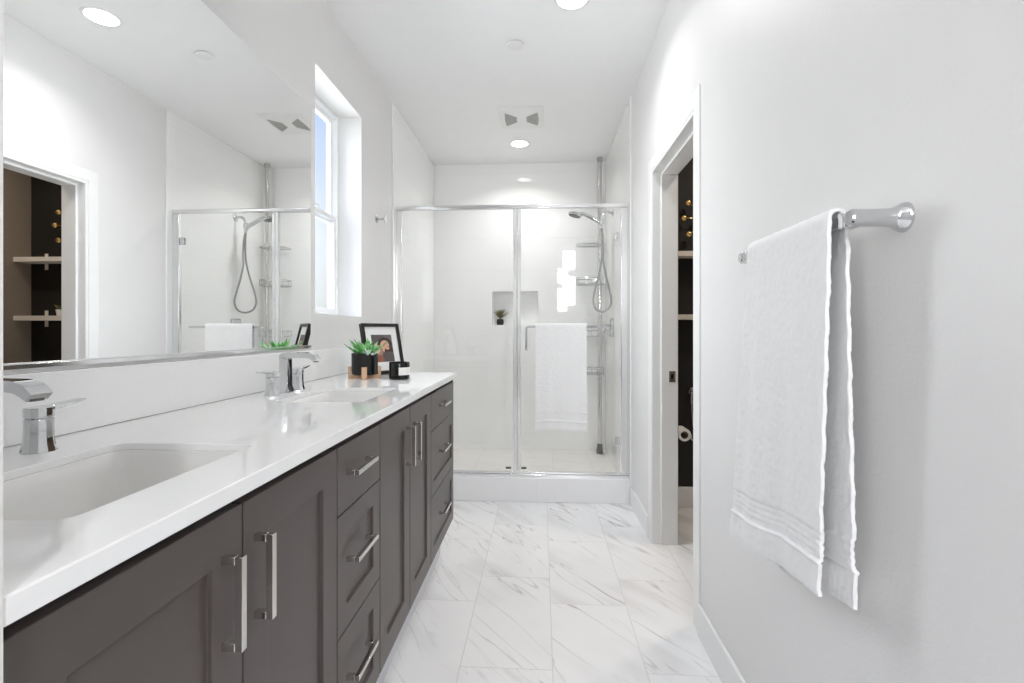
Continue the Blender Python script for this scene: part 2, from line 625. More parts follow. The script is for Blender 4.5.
# skirting on the right wall
CW = 0.066
struct(box(XR - 0.013, XR, 0.42, DY0 - CW, 0, 0.122).build('baseboard_right', M['trim'], bevel=0.004))
struct(box(XR - 0.013, XR, DY1 + CW, YS - 0.001, 0, 0.122).build('baseboard_right.001', M['trim'], bevel=0.004))
# left wall between vanity and shower
struct(box(XL, XL + 0.013, 2.64, YS - 0.001, 0, 0.122).build('baseboard_left', M['trim'], bevel=0.004))


# door casing and jamb
def casing(x0, x1):
    mb = MB()
    plate(mb, [(DY0 - CW, 0), (DY0, 0), (DY0, DZ), (DY1, DZ), (DY1, 0), (DY1 + CW, 0), (DY1 + CW, DZ + CW), (DY0 - CW, DZ + CW)], [], x0, x1, lambda a, b, c: (c, a, b))
    return mb


struct(casing(XR - 0.006, XR).build('trim_1', M['trim'], bevel=0.003))
struct(casing(XW, XW + 0.013).build('trim_2', M['trim'], bevel=0.003))
JT = 0.016
mb = MB()
plate(mb, [(DY0, 0), (DY0 + JT, 0), (DY0 + JT, DZ - JT), (DY1 - JT, DZ - JT), (DY1 - JT, 0), (DY1, 0), (DY1, DZ), (DY0, DZ)], [], XR - 0.004, XW + 0.004, lambda a, b, c: (c, a, b))
s2 = JT + 0.015
plate(mb, [(DY0 + JT, 0), (DY0 + s2, 0), (DY0 + s2, DZ - s2), (DY1 - s2, DZ - s2), (DY1 - s2, 0), (DY1 - JT, 0), (DY1 - JT, DZ - JT), (DY0 + JT, DZ - JT)], [], 0.653, XW + 0.004, lambda a, b, c: (c, a, b))
dj = struct(mb.build('door_1', M['trim'], bevel=0.0025))
mb = MB()
plate(mb, [(0.694, 0.885), (0.727, 0.885), (0.727, 0.945), (0.694, 0.945)], [[(0.704, 0.902), (0.717, 0.902), (0.717, 0.928), (0.704, 0.928)]], DY1 - s2 - 0.0025, DY1 - s2, lambda a, b, c: (a, c, b))
sp = mb.build('strike_plate', M['satin'], dj)
box(0.704, 0.717, DY1 - s2 - 0.0008, DY1 - s2, 0.902, 0.928).build('latch_hole', M['black_pot'], sp)

# window in the left wall
FX0, FX1 = XL - 0.19, XL - 0.132
FW = 0.020


def ring_frame(x0, x1, y0, y1, z0, z1, w, mb=None):
    mb = mb or MB()
    plate(mb, [(y0, z0), (y1, z0), (y1, z1), (y0, z1)], [[(y0 + w, z0 + w), (y1 - w, z0 + w), (y1 - w, z1 - w), (y0 + w, z1 - w)]], x0, x1, lambda a, b, c: (c, a, b))
    return mb


win = struct(ring_frame(FX0, FX1, WY0 + 0.001, WY1 - 0.001, WZ0 + 0.001, WZ1 - 0.001, FW).build('window_1', M['vinyl'], bevel=0.002))
ZM = 1.79
up = ring_frame(FX0 + 0.006, FX0 + 0.030, WY0 + FW, WY1 - FW, ZM - 0.02, WZ1 - FW, 0.026).build('upper_sash', M['vinyl'], win, bevel=0.002)
lo = ring_frame(FX0 + 0.032, FX1 - 0.008, WY0 + FW, WY1 - FW, WZ0 + FW, ZM + 0.022, 0.024).build('lower_sash', M['vinyl'], win, bevel=0.002)
box(FX0 + 0.016, FX0 + 0.020, WY0 + FW + 0.024, WY1 - FW - 0.024, ZM + 0.004, WZ1 - FW - 0.024).build('pane', M['pane'], up)
box(FX0 + 0.042, FX0 + 0.046, WY0 + FW + 0.022, WY1 - FW - 0.022, WZ0 + FW + 0.022, ZM - 0.0).build('pane', M['pane'], lo)
MB().box(FX1 - 0.006, FX1 + 0.006, 2.50, 2.55, ZM + 0.022, ZM + 0.034).build('sash_lock', M['vinyl'], lo, bevel=0.002)

# shower surround, pan and curb
struct(box(XL, XL + T, YS, YB, 0.0, H).build('wall_shower_left', M['tile'], bevel=0.002))
struct(box(XR - T, XR, YS, YB, 0.0, H).build('wall_shower_right', M['tile'], bevel=0.002))
NX0, NX1, NZ0, NZ1 = -0.459, -0.028, 1.219, 1.535
mb = MB()
plate(mb, [(XL, 0), (XR, 0), (XR, H), (XL, H)], [[(NX0, NZ0), (NX1, NZ0), (NX1, NZ1), (NX0, NZ1)]], YB, YB + 0.088, lambda a, b, c: (a, c, b))
mb.box(XL, XR, YB + 0.088, YB + 0.1, 0, H)
struct(mb.build('wall_shower_back', M['tile']))
struct(box(XL + T, XR - T, YS + 0.12, YB, 0.0, 0.05).build('shower_floor', M['shower_floor']))
struct(box(XL + T, XR - T, YS, YS + 0.12, 0.0, 0.164).build('shower_curb', M['curb'], bevel=0.004))

# ------------------------------------------------------------------ ceiling things
def downlight(x, y, power, label, group=None, color=(1.0, 0.99, 0.985)):
    t = thing('recessed_light', (x, y, H), label, 'ceiling light', group)
    MB().lathe((x, y, H), [(0.086, -0.0005), (0.084, -0.004), (0.072, -0.006), (0.069, -0.002), (0.069, -0.0005)], 48).build('trim_ring', M['plastic'], t)
    MB().lathe((x, y, H), [(0.0685, -0.0004), (0.0685, -0.0035), (0.0005, -0.0045)], 48).build('lens', M['lens'], t)
    l = bpy.data.lights.new('recessed_lamp', 'AREA')
    l.shape = 'DISK'
    l.size = 0.12
    l.energy = power
    l.color = color
    l.spread = math.radians(135)
    o = bpy.data.objects.new('recessed_lamp', l)
    COL.objects.link(o)
    o.parent = t
    o.location = (0, 0, -0.008)
    return t


downlight(0.148, 2.385, P_VANITY, 'round recessed ceiling light nearest the camera, cut by the top edge of the photo')
downlight(-0.18, 4.20, P_SHOWER, 'round recessed ceiling light over the shower, just beyond the vent fan')
for i, (x, y) in enumerate(((-0.6, -0.7), (0.8, -0.7))):  # unseen hall lights, added for soft frontal fill
    downlight(x, y, P_HALL_FILL, 'unseen recessed ceiling light added as fill in the room behind the camera', 'ceiling lights added as fill behind the camera')
downlight(1.25, 2.55, P_TOILET, 'round recessed ceiling light inside the toilet room', None, (1.0, 0.88, 0.74))

t = thing('smoke_detector', (-0.142, 2.74, H), 'small plain white disc on the ceiling between the two lit lamps', 'smoke detector')
MB().lathe((-0.142, 2.74, H), [(0.030, -0.0002), (0.030, -0.008)], 40).build('base', M['grille'], t)
MB().lathe((-0.142, 2.74, H), [(0.045, -0.008), (0.046, -0.010), (0.044, -0.0145), (0.0005, -0.016)], 48).build('cover', M['plastic'], t)

fx, fy = -0.142, 3.70
t = thing('exhaust_fan', (fx, fy, H), 'white square ceiling vent fan with grey bow tie shaped grilles', 'vent fan')
mb = MB()
out = [rrect(fx, fy, 0.160, 0.190, 0.02), rrect(fx, fy, 0.158, 0.188, 0.02), rrect(fx, fy, 0.135, 0.165, 0.012), rrect(fx, fy, 0.128, 0.158, 0.012)]
mb.rings([[(x, y, z) for x, y in r] for r, z in zip(out, (H - 0.0005, H - 0.004, H - 0.011, H - 0.011))])
mb.build('cover', M['plastic'], t)
for s in (-1, 1):
    mb = MB()
    pts = [(fx + s * 0.118, fy - 0.112), (fx + s * 0.126, fy), (fx + s * 0.118, fy + 0.112), (fx + s * 0.036, fy + 0.040), (fx + s * 0.036, fy - 0.040)]
    plate(mb, pts, [], H - 0.0135, H - 0.0112)
    gr = mb.build('grille', M['grille'], t)
    mb = MB()
    for k in range(-4, 5):
        y = fy + k * 0.022
        xi = max(0.038, 0.036 + (abs(k * 0.022) - 0.040) * 1.12)
        if xi < 0.112:
            mb.box(fx + min(s * xi, s * 0.116), fx + max(s * xi, s * 0.116), y - 0.002, y + 0.002, H - 0.0155, H - 0.0136)
    mb.build('slat', M['grille'], gr)

# ------------------------------------------------------------------ vanity
VY0, VY1 = 0.388, 2.610
XF = -0.460                    # front face of doors
ZB, ZT, ZC = 0.178, 0.897, 0.917
HC = 0.943
van = thing('vanity_cabinet', (-0.75, 1.5, 0), 'long dark taupe vanity cabinet with shaker doors and drawers under the white countertop', 'bathroom vanity')
mb = MB()
mb.box(XL + 0.002, XF - 0.021, VY0, VY1 - 0.018, ZB, ZB + 0.018)
mb.box(XL + 0.002, XL + 0.012, VY0, VY1 - 0.018, ZB + 0.018, ZC - 0.002)
mb.box(XF - 0.040, XF - 0.021, VY0, VY1 - 0.018, ZB + 0.018, ZC - 0.002)
for y in (VY0 + 0.009, 1.106, 1.407, 2.071):
    mb.box(XL + 0.012, XF - 0.040, y - 0.009, y + 0.009, ZB + 0.018, 0.70)
mb.build('carcass', M['cab_dark'], van)
box(XL + 0.002, XF - 0.002, VY1 - 0.018, VY1, ZB, ZC - 0.002).build('side_panel', M['cab'], van, bevel=0.001)
box(XL + 0.002, -0.524, VY0, VY1 - 0.03, 0.0, ZB).build('toe_kick', M['toe'], van)


def shaker(mb, y0, y1, z0, z1, rail, flat=False):
    xb, xf = XF - 0.020, XF
    if flat:
        return mb.box(xb, xf, y0, y1, z0, z1)
    R = lambda x, d: [(x, y0 + d, z0 + d), (x, y1 - d, z0 + d), (x, y1 - d, z1 - d), (x, y0 + d, z1 - d)]
    return mb.rings([R(xb, 0), R(xf, 0), R(xf, rail), R(xf - 0.0075, rail + 0.001)])


def pull(y, z, L, vert, parent):
    """square bar pull, length L, standing off the front"""
    mb = MB()
    a, st = 0.0058, 0.032
    x1 = XF + st
    if vert:
        z0, z1 = z - L / 2, z + L / 2
        mb.box(x1 - 2 * a, x1, y - a, y + a, z0, z1)
        mb.box(XF, x1 - 2 * a, y - a, y + a, z0, z0 + 2 * a)
        mb.box(XF, x1 - 2 * a, y - a, y + a, z1 - 2 * a, z1)
    else:
        y0, y1 = y - L / 2, y + L / 2
        mb.box(x1 - 2 * a, x1, y0, y1, z - a, z + a)
        mb.box(XF, x1 - 2 * a, y0, y0 + 2 * a, z - a, z + a)
        mb.box(XF, x1 - 2 * a, y1 - 2 * a, y1, z - a, z + a)
    return mb.build('handle', M['satin'], parent, bevel=0.0008)


G = 0.0023
for (y0, y1, hy) in ((VY0, 0.748, 0.700), (0.748, 1.106, 0.782), (1.407, 1.735, 1.690), (1.735, 2.071, 1.774)):
    d = shaker(MB(), y0 + G, y1 - G, ZB + 0.002, ZT, 0.070).build('door', M['cab'], van, bevel=0.0012)
    pull(hy, 0.769, 0.136, True, d)
for (y0, y1, hy) in ((1.106, 1.407, 1.228), (2.071, VY1, 2.300)):
    for (z0, z1, flat, hz) in ((0.741, ZT, True, 0.828), (0.460, 0.738, False, 0.622), (ZB + 0.002, 0.457, False, 0.342)):
        d = shaker(MB(), y0 + G, y1 - G, z0, z1, 0.055, flat).build('drawer', M['cab'], van, bevel=0.0012)
        pull(hy, hz, 0.140, False, d)

# countertop with two sink cut-outs
SX0, SX1 = -0.832, -0.552
SINKS = (0.744, 1.705)
SH = 0.196
mb = MB()
holes = [rrect((SX0 + SX1) / 2, y, (SX1 - SX0) / 2, SH, 0.028) for y in SINKS]
plate(mb, [(XL + 0.001, VY0), (-0.443, VY0), (-0.443, 2.632), (XL + 0.001, 2.632)], holes, ZC, HC)
tag(mb.build('countertop', M['quartz'], bevel=0.002), 'long glossy white quartz countertop with two sink cut outs on the dark vanity', 'countertop')
tag(box(XL + 0.001, -1.006, VY0, 2.612, HC + 0.001, 1.079).build('backsplash', M['quartz'], bevel=0.002), 'long low white quartz backsplash strip standing behind both faucets under the mirror', 'backsplash')

for i, y in enumerate(SINKS):
    cx = (SX0 + SX1) / 2
    hx = (SX1 - SX0) / 2
    nm = 'white undermount sink nearest the camera' if i == 0 else 'white undermount sink at the far end of the counter, below the framed picture'
    t = thing('sink', (cx, y, ZC - 0.165), nm, 'sink')
    mb = MB()
    prof = [(-0.0037, 0.0175, 0.0275), (-0.0040, -0.02, 0.028), (-0.0055, -0.04, 0.032), (-0.008, -0.09, 0.04), (-0.020, -0.125, 0.05), (-0.045, -0.142, 0.06), (-0.085, -0.149, 0.05), (-0.115, -0.152, 0.02)]
    mb.rings([[(x, yy, ZC - 0.0045 + dz) for x, yy in rrect(cx, y, hx + dd, SH + dd, rr, 8)] for dd, dz, rr in prof], cap0=False)
    bo = mb.build('bowl', M['porcelain'], t, solid=0.006, angle=60)
    MB().lathe((cx, y, ZC - 0.1515), [(0.030, 0), (0.030, 0.003), (0.024, 0.005), (0.020, 0.003), (0.0005, 0.003)], 32).build('drain', M['chrome'], t)


# widespread faucets
def faucet(y, label, sprd):
    fx = -0.917
    t = thing('faucet', (fx, y, HC), label, 'faucet')
    z = HC
    path = [(fx, y, z), (fx, y, z + 0.010), (fx, y, z + 0.022), (fx, y, z + 0.118), (fx + 0.001, y, z + 0.1265), (fx + 0.014, y, z + 0.1325),
            (fx + 0.05, y, z + 0.1335), (fx + 0.086, y, z + 0.1325), (fx + 0.104, y, z + 0.127), (fx + 0.119, y, z + 0.115)]
    wd = [0.042, 0.041, 0.034, 0.032, 0.032, 0.032, 0.032, 0.034, 0.036, 0.036]
    th = [0.042, 0.041, 0.033, 0.031, 0.034, 0.021, 0.018, 0.018, 0.018, 0.014]
    k0 = 3                                   # round the bend and the drooping tip
    sm = spline([Vector(p).to_tuple() for p in path[k0:]], 5)
    itp = lambda a: [a[k0 + min(i // 5, len(path) - k0 - 2)] + (a[k0 + min(i // 5 + 1, len(path) - k0 - 1)] - a[k0 + min(i // 5, len(path) - k0 - 2)]) * ((i % 5) / 5 if i < len(sm) - 1 else 1.0) for i in range(len(sm))]
    path, wd, th = path[:k0] + sm, wd[:k0] + itp(wd), th[:k0] + itp(th)
    sp = MB().sweep(path, wd, th).build('spout', M['chrome'], t, bevel=0.002, segs=2, angle=40)
    MB().box(fx + 0.106, fx + 0.117, y - 0.010, y + 0.010, z + 0.1085, z + 0.1125, None).build('aerator', M['rubber'], sp)
    for s in (-1, 1):
        yh = y + s * sprd
        prof = [(0.0265, 0.0), (0.0255, 0.005), (0.0228, 0.014), (0.0218, 0.028), (0.0210, 0.046), (0.0212, 0.0605), (0.0196, 0.0608), (0.0196, 0.0622), (0.0214, 0.0625), (0.0218, 0.078), (0.0204, 0.0812), (0.0005, 0.082)]
        h = MB().lathe((fx, yh, z), prof, 12, rot=PI / 12).build('handle', M['chrome'], t, bevel=0.0008, angle=25)
        MB().sweep([(fx, yh + s * 0.004, z + 0.0765), (fx, yh + s * 0.028, z + 0.0775), (fx, yh + s * 0.060, z + 0.081), (fx, yh + s * 0.086, z + 0.0845)],
                   [0.030, 0.026, 0.021, 0.017], [0.011, 0.009, 0.006, 0.004], side=(1, 0, 0)).build('lever', M['chrome'], h, bevel=0.001)
    return t


faucet(0.752, 'chrome widespread faucet nearest the camera, cut by the left edge of the photo', 0.111)
faucet(1.748, 'chrome widespread faucet below the mirror corner, beside the black potted succulent', 0.088)

# wall mirror
t = thing('wall_mirror', (-1.023, 1.29, 1.085), 'large frameless wall mirror above the vanity', 'mirror')
box(XL + 0.0003, -1.0258, VY0, 2.175, 1.098, 2.162).build('mirror_glass', M['mirror'], t)
mb = MB()
mb.box(XL + 0.0005, -1.0205, VY0, 2.175, 1.0875, 1.098).box(-1.0245, -1.0205, VY0, 2.175, 1.098, 1.1005)
mb.build('bottom_channel', M['alu'], t, bevel=0.001)

# ------------------------------------------------------------------ shower enclosure
YD = 3.46
XI0, XI1 = XL + T, XR - T
enc = thing('shower_enclosure', ((XI0 + XI1) / 2, YD, 0.164), 'chrome framed glass shower enclosure with a fixed panel and a door', 'shower enclosure')
box(XI0, XI1, YD - 0.016, YD + 0.016, 2.006, 2.038).build('header', M['alu'], enc, bevel=0.008, segs=4)
mb = MB().box(XI0, XI1, YD - 0.020, YD + 0.020, 0.164, 0.176).box(XI0, XI1, YD - 0.008, YD + 0.014, 0.176, 0.192)
mb.build('bottom_track', M['alu'], enc, bevel=0.003)
box(XI0, -0.972, YD - 0.014, YD + 0.014, 0.192, 2.006).build('wall_jamb', M['alu'], enc, bevel=0.004)
box(0.545, XI1, YD - 0.014, YD + 0.014, 0.192, 2.006).build('wall_jamb', M['alu'], enc, bevel=0.004)
mb = MB().box(-0.192, -0.166, YD - 0.015, YD + 0.013, 0.192, 2.006).box(-0.164, -0.140, YD - 0.011, YD + 0.013, 0.196, 2.002)
mb.build('mullion', M['alu'], enc, bevel=0.004)
box(-0.972, -0.192, YD - 0.003, YD + 0.003, 0.192, 2.006).build('fixed_panel', M['glass'], enc)
dp = box(-0.140, 0.541, YD - 0.003, YD + 0.003, 0.204, 1.998).build('door_panel', M['glass'], enc)
for z in (1.81, 0.41):
    MB().box(0.508, 0.540, YD - 0.012, YD - 0.0032, z - 0.026, z + 0.026).box(0.508, 0.540, YD + 0.0032, YD + 0.010, z - 0.026, z + 0.026).build('hinge', M['chrome'], dp, bevel=0.003)
yb = 3.402
p = [(-0.100, YD - 0.0035, 1.036), (-0.100, yb + 0.006, 1.036), (-0.100, yb + 0.001, 1.041), (-0.100, yb, 1.048), (-0.100, yb, 1.180), (-0.0975, yb, 1.1885), (-0.090, yb, 1.191), (0.425, yb, 1.191), (0.433, yb + 0.002, 1.191), (0.436, yb + 0.008, 1.191), (0.436, YD - 0.0035, 1.191)]
MB().tube(p, 0.008, 16).build('pull_bar', M['chrome'], dp)
for x in (-0.225, -0.118):
    MB().box(x - 0.018, x + 0.018, YD - 0.020, YD - 0.012, 0.212, 0.226).build('glass_clip', M['rubber'], enc, bevel=0.002)


# ------------------------------------------------------------------ towels
def towel(name, frame, y_span, ztop, zfront, zback, xf, xb, label, hem_f, hem_b, seed, bottom, back_near=0.0, wob=0.004, thick=0.010, drop=0.0):
    """cloth over a bar. frame(u, d, z) -> world; u along the bar (low = near end), d out from the wall or door.
    bottom = (near, far) shift of the two edges at the lower hem; hem_* = height of the woven border above the hem"""
    rnd = random.Random(seed)
    ph = [rnd.uniform(0, 6.28) for _ in range(8)]
    u0, u1 = y_span
    rad = (xf - xb) / 2
    zc = ztop - rad
    nf = nb = 150
    prof = [('f', 1 - i / nf) for i in range(nf + 1)] + [('a', i / 9) for i in range(1, 9)] + [('b', i / nb) for i in range(nb + 1)]
    nu = 84
    mb = MB()
    grid, kinds = [], []
    sm = lambda x, a, b: max(0.0, min(1.0, (x - a) / (b - a)))
    for kind, k in prof:
        row = []
        hem = hem_f if kind == 'f' else hem_b
        L = (zc - zfront) if kind == 'f' else (zc - zback)
        hgt = (1 - k) * L                       # height above the hem
        band = kind != 'a' and hem < hgt < hem + 0.055
        kinds.append(1 if band else 0)
        prof_d = 0.0
        if kind != 'a':
            if band:
                prof_d = -0.0028 + 0.0012 * math.sin((hgt - hem) / 0.055 * 2 * PI * 4)
            elif hem - 0.008 <= hgt <= hem:
                prof_d = 0.0035
            elif hgt < 0.012:
                prof_d = -0.002 * (1 - hgt / 0.012)
        for j in range(nu + 1):
            q = j / nu
            u = u0 + (u1 - u0) * q
            if kind == 'a':
                a = PI * k
                row.append(frame(u + back_near * k, (xf + xb) / 2 + rad * math.cos(a), zc + rad * math.sin(a)))
                continue
            kk = k ** 1.2
            fold = wob * k ** 0.7 * (math.sin(7.5 * q + ph[0] + 0.7 * k) + 0.55 * math.sin(15 * q + ph[1] + 1.6 * k) + 0.25 * math.sin(27 * q + ph[6]))
            edge = (1 - q) * bottom[0] * kk + q * bottom[1] * kk
            rag = 0.0016 * math.sin(60 * k + ph[5]) * (1 if j in (0, nu) else 0)
            z = zc - k * (L + drop * (q - 0.5) + 0.006 * k * math.sin(5.0 * q + ph[3]))
            if kind == 'f':
                row.append(frame(u + edge + rag, xf + fold + prof_d, z))
            else:
                row.append(frame(u + back_near - edge * 0.8 + rag, xb + fold * 0.5 - prof_d, z))
        grid.append([mb.v(p) for p in row])
    for i in range(len(grid) - 1):
        for j in range(nu):
            mb.face([grid[i][j], grid[i][j + 1], grid[i + 1][j + 1], grid[i + 1][j]], kinds[i])
    o = mb.build(name, [M['towel'], M['towel_band']], None, solid=thick, angle=70)
    tx = bpy.data.textures.get('terry') or bpy.data.textures.new('terry', 'CLOUDS')
    tx.noise_scale = 0.011
    md = o.modifiers.new('pile', 'DISPLACE')
    md.texture = tx
    md.strength = 0.0045
    md.mid_level = 0.5
    md = o.modifiers.new('round', 'BEVEL')
    md.width = thick * 0.42
    md.segments = 3
    md.limit_method = 'ANGLE'
    md.angle_limit = math.radians(55)
    return tag(o, label, 'towel')


# towel bar on the right wall
BZ, BXC = 1.354, 0.532
t = thing('towel_bar', (XR, 1.11, BZ), 'polished chrome towel bar with flared posts on the right wall', 'towel bar')
for nm, y in (('post', 0.877), ('post', 1.338)):
    prof = [(0.0255, 0.0), (0.0245, 0.005), (0.0200, 0.013), (0.0160, 0.022), (0.0150, 0.036), (0.0150, XR - BXC + 0.010), (0.012, XR - BXC + 0.0135), (0.0005, XR - BXC + 0.0135)]
    MB().lathe((XR, y, BZ), prof, 40, axis='-x').build(nm, M['chrome'], t)
MB().sweep([(BXC - 0.001, 0.888, BZ), (BXC - 0.001, 0.908, BZ), (BXC - 0.001, 0.911, BZ), (BXC, 1.306, BZ), (BXC, 1.326, BZ)], [0.026, 0.026, 0.020, 0.020, 0.026], [0.028, 0.028, 0.020, 0.020, 0.028], side=(1, 0, 0)).build('bar', M['chrome'], t, bevel=0.003)
towel('bath_towel', lambda u, d, z: (XR - d, u, z), (0.912, 1.258), BZ + 0.026, 0.649, 0.645, XR - 0.509, XR - 0.553,
      'large white bath towel draped over the chrome bar on the right wall', 0.070, 0.070, 3, (0.032, 0.108), back_near=0.024, wob=0.0055, thick=0.0075, drop=0.05)
towel('hand_towel', lambda u, d, z: (u, YD - d, z), (-0.036, 0.306), 1.191 + 0.020, 0.492, 0.62, 0.0745, 0.0435,
      'white towel hung over the bar of the glass shower door', 0.062, 0.062, 11, (-0.004, 0.004), wob=0.0028, thick=0.009)

# robe hook
hy, hz = 3.070, 1.862
t = thing('robe_hook', (XL, hy, hz), 'small chrome robe hook on the wall between window and shower', 'robe hook')
MB().lathe((XL, hy, hz), [(0.024, 0), (0.024, 0.004), (0.014, 0.008), (0.008, 0.013), (0.0005, 0.0135)], 32, axis='x').build('wall_plate', M['chrome'], t)
MB().lathe((XL, hy, hz), [(0.0075, 0.012), (0.006, 0.03), (0.0085, 0.048), (0.018, 0.052), (0.024, 0.055), (0.024, 0.062), (0.0005, 0.064)], 32, axis='x').build('peg', M['chrome'], t)

# ------------------------------------------------------------------ inside the shower
px, py = 0.533, 4.585
cad = thing('shower_caddy', (px, py, 0.05), 'floor to ceiling chrome tension pole with four corner shelves in the shower', 'shower caddy')
MB().lathe((px, py, 0), [(0.0180, 0.115), (0.0180, 0.72), (0.0200, 0.722), (0.0200, 0.735), (0.0180, 0.737), (0.0180, 2.695), (0.0005, 2.695)], 32).build('pole', M['satin'], cad)
MB().lathe((px, py, 0.05), [(0.028, 0), (0.029, 0.02), (0.022, 0.085), (0.0183, 0.09), (0.0183, 0.065)], 32).build('foot', M['rubber'], cad)
MB().lathe((px, py, H), [(0.0183, -0.045), (0.022, -0.043), (0.026, -0.004), (0.026, 0)], 32).build('cap', M['grille'], cad)


def caddy_shelf(z, rails):
    cx, cy, hx, hy_ = px - 0.085, py - 0.005, 0.125, 0.095
    mb = MB()
    plate(mb, rrect(cx, cy, hx - 0.004, hy_ - 0.004, 0.05), [rrect(px, py, 0.0255, 0.0255, 0.025)], z - 0.003, z + 0.001)
    sh = mb.build('shelf', M['clear_plastic'], cad)
    mb = MB()
    mb.tube([(x, y, z - 0.001) for x, y in rrect(cx, cy, hx, hy_, 0.052)], 0.005, 10, True)
    if rails:
        mb.tube([(x, y, z + 0.05) for x, y in rrect(cx, cy, hx, hy_, 0.052)], 0.0038, 10, True)
        for sx, sy in ((-1, -1), (1, -1), (-1, 1), (1, 1), (-1, 0), (0, -1)):
            x, y = cx + sx * (hx - (0.0155 if sy and sx else 0)), cy + sy * (hy_ - (0.0155 if sx and sy else 0))
            mb.cyl((x, y, z), (x, y, z + 0.05), 0.003, n=8)
    mb.build('rail', M['chrome'], sh)
    MB().lathe((px, py, z), [(0.0183, -0.012), (0.025, -0.012), (0.025, 0.045), (0.0183, 0.045)], 28).build('clamp', M['satin'], sh)


for z, r in ((1.945, False), (1.590, True), (1.115, True), (0.775, True)):
    caddy_shelf(z, r)

sy = 4.19
t = thing('hand_shower', (XI1, sy, 2.146), 'chrome hand shower on its wall arm with a looping metal hose', 'shower head')
MB().lathe((XI1, sy, 2.146), [(0.030, 0), (0.029, 0.005), (0.016, 0.014), (0.011, 0.016), (0.0005, 0.016)], 32, axis='-x').build('wall_flange', M['chrome'], t)
MB().tube(spline([(XI1 - 0.004, sy, 2.146), (0.555, sy, 2.150), (0.525, sy, 2.140), (0.508, sy, 2.110), (0.503, sy, 2.095)]), 0.0105, 14).build('arm', M['chrome'], t)
ho = MB()
ho.lathe((0.502, sy, 2.066), [(0.012, -0.02), (0.019, -0.016), (0.020, 0.012), (0.015, 0.030), (0.0005, 0.032)], 28)
ho.tube([(0.505, sy, 2.07), (0.478, sy, 2.083)], [0.014, 0.019], 20)
ho.build('holder', M['chrome'], t)
hp = spline([(0.505, sy, 2.015), (0.495, sy, 2.048), (0.470, sy, 2.075), (0.420, sy, 2.103), (0.360, sy, 2.132), (0.325, sy, 2.142)], 6)
hs = MB().tube(hp, [0.0125 + 0.0055 * math.sin(PI * i / (len(hp) - 1)) for i in range(len(hp))], 18).build('handle', M['chrome'], t)
Mx = Matrix.Translation((0.285, sy, 2.142)) @ Matrix.Rotation(math.radians(16), 4, 'Y')
mb = MB()
pr = [(0.054, -0.022), (0.059, -0.015), (0.057, -0.004), (0.034, 0.010), (0.016, 0.017), (0.0005, 0.018)]
mb.rings([[Mx @ Vector((r * math.cos(2 * PI * k / 40), r * math.sin(2 * PI * k / 40), h)) for k in range(40)] for r, h in pr])
mb.build('spray_head', M['chrome'], hs)
mb = MB()
mb.rings([[Mx @ Vector((r * math.cos(2 * PI * k / 32), r * math.sin(2 * PI * k / 32), h)) for k in range(32)] for r, h in ((0.049, -0.0225), (0.046, -0.026), (0.0005, -0.026))])
mb.build('spray_face', M['rubber'], hs)
hose = spline([(0.505, sy, 2.018), (0.512, sy - 0.012, 1.95), (0.516, sy - 0.016, 1.84), (0.516, sy - 0.012, 1.74), (0.535, sy - 0.02, 1.62), (0.562, sy - 0.035, 1.50), (0.574, sy - 0.045, 1.41), (0.555, sy - 0.03, 1.345), (0.510, sy, 1.322),
               (0.462, sy + 0.035, 1.345), (0.440, sy + 0.055, 1.41), (0.452, sy + 0.05, 1.50), (0.480, sy + 0.03, 1.62), (0.502, sy + 0.014, 1.74), (0.512, sy + 0.012, 1.84), (0.512, sy + 0.012, 1.95), (0.506, sy + 0.008, 2.02), (0.502, sy, 2.052)], 10)
MB().tube(hose, 0.0082, 12).build('hose', M['hose'], t)

vz = 1.19
t = thing('shower_valve', (XI1, sy, vz), 'chrome shower valve with lever on the right shower wall', 'shower valve')
mb = MB()
mb.rings([[(XI1 - d, y, z) for y, z in rrect(sy, vz, 0.066 - e, 0.080 - e, 0.016)] for d, e in ((0.0, 0), (0.014, 0), (0.022, 0.010))])
mb.build('escutcheon', M['chrome'], t)
lv = MB().lathe((XI1, sy, vz), [(0.028, 0.021), (0.027, 0.04), (0.023, 0.066), (0.0005, 0.070)], 28, axis='-x').build('hub', M['chrome'], t)
MB().sweep([(XI1 - 0.056, sy, vz), (XI1 - 0.074, sy, vz - 0.035), (XI1 - 0.078, sy, vz - 0.085)], [0.026, 0.022, 0.018], [0.014, 0.012, 0.008]).build('lever', M['chrome'], lv, bevel=0.002)


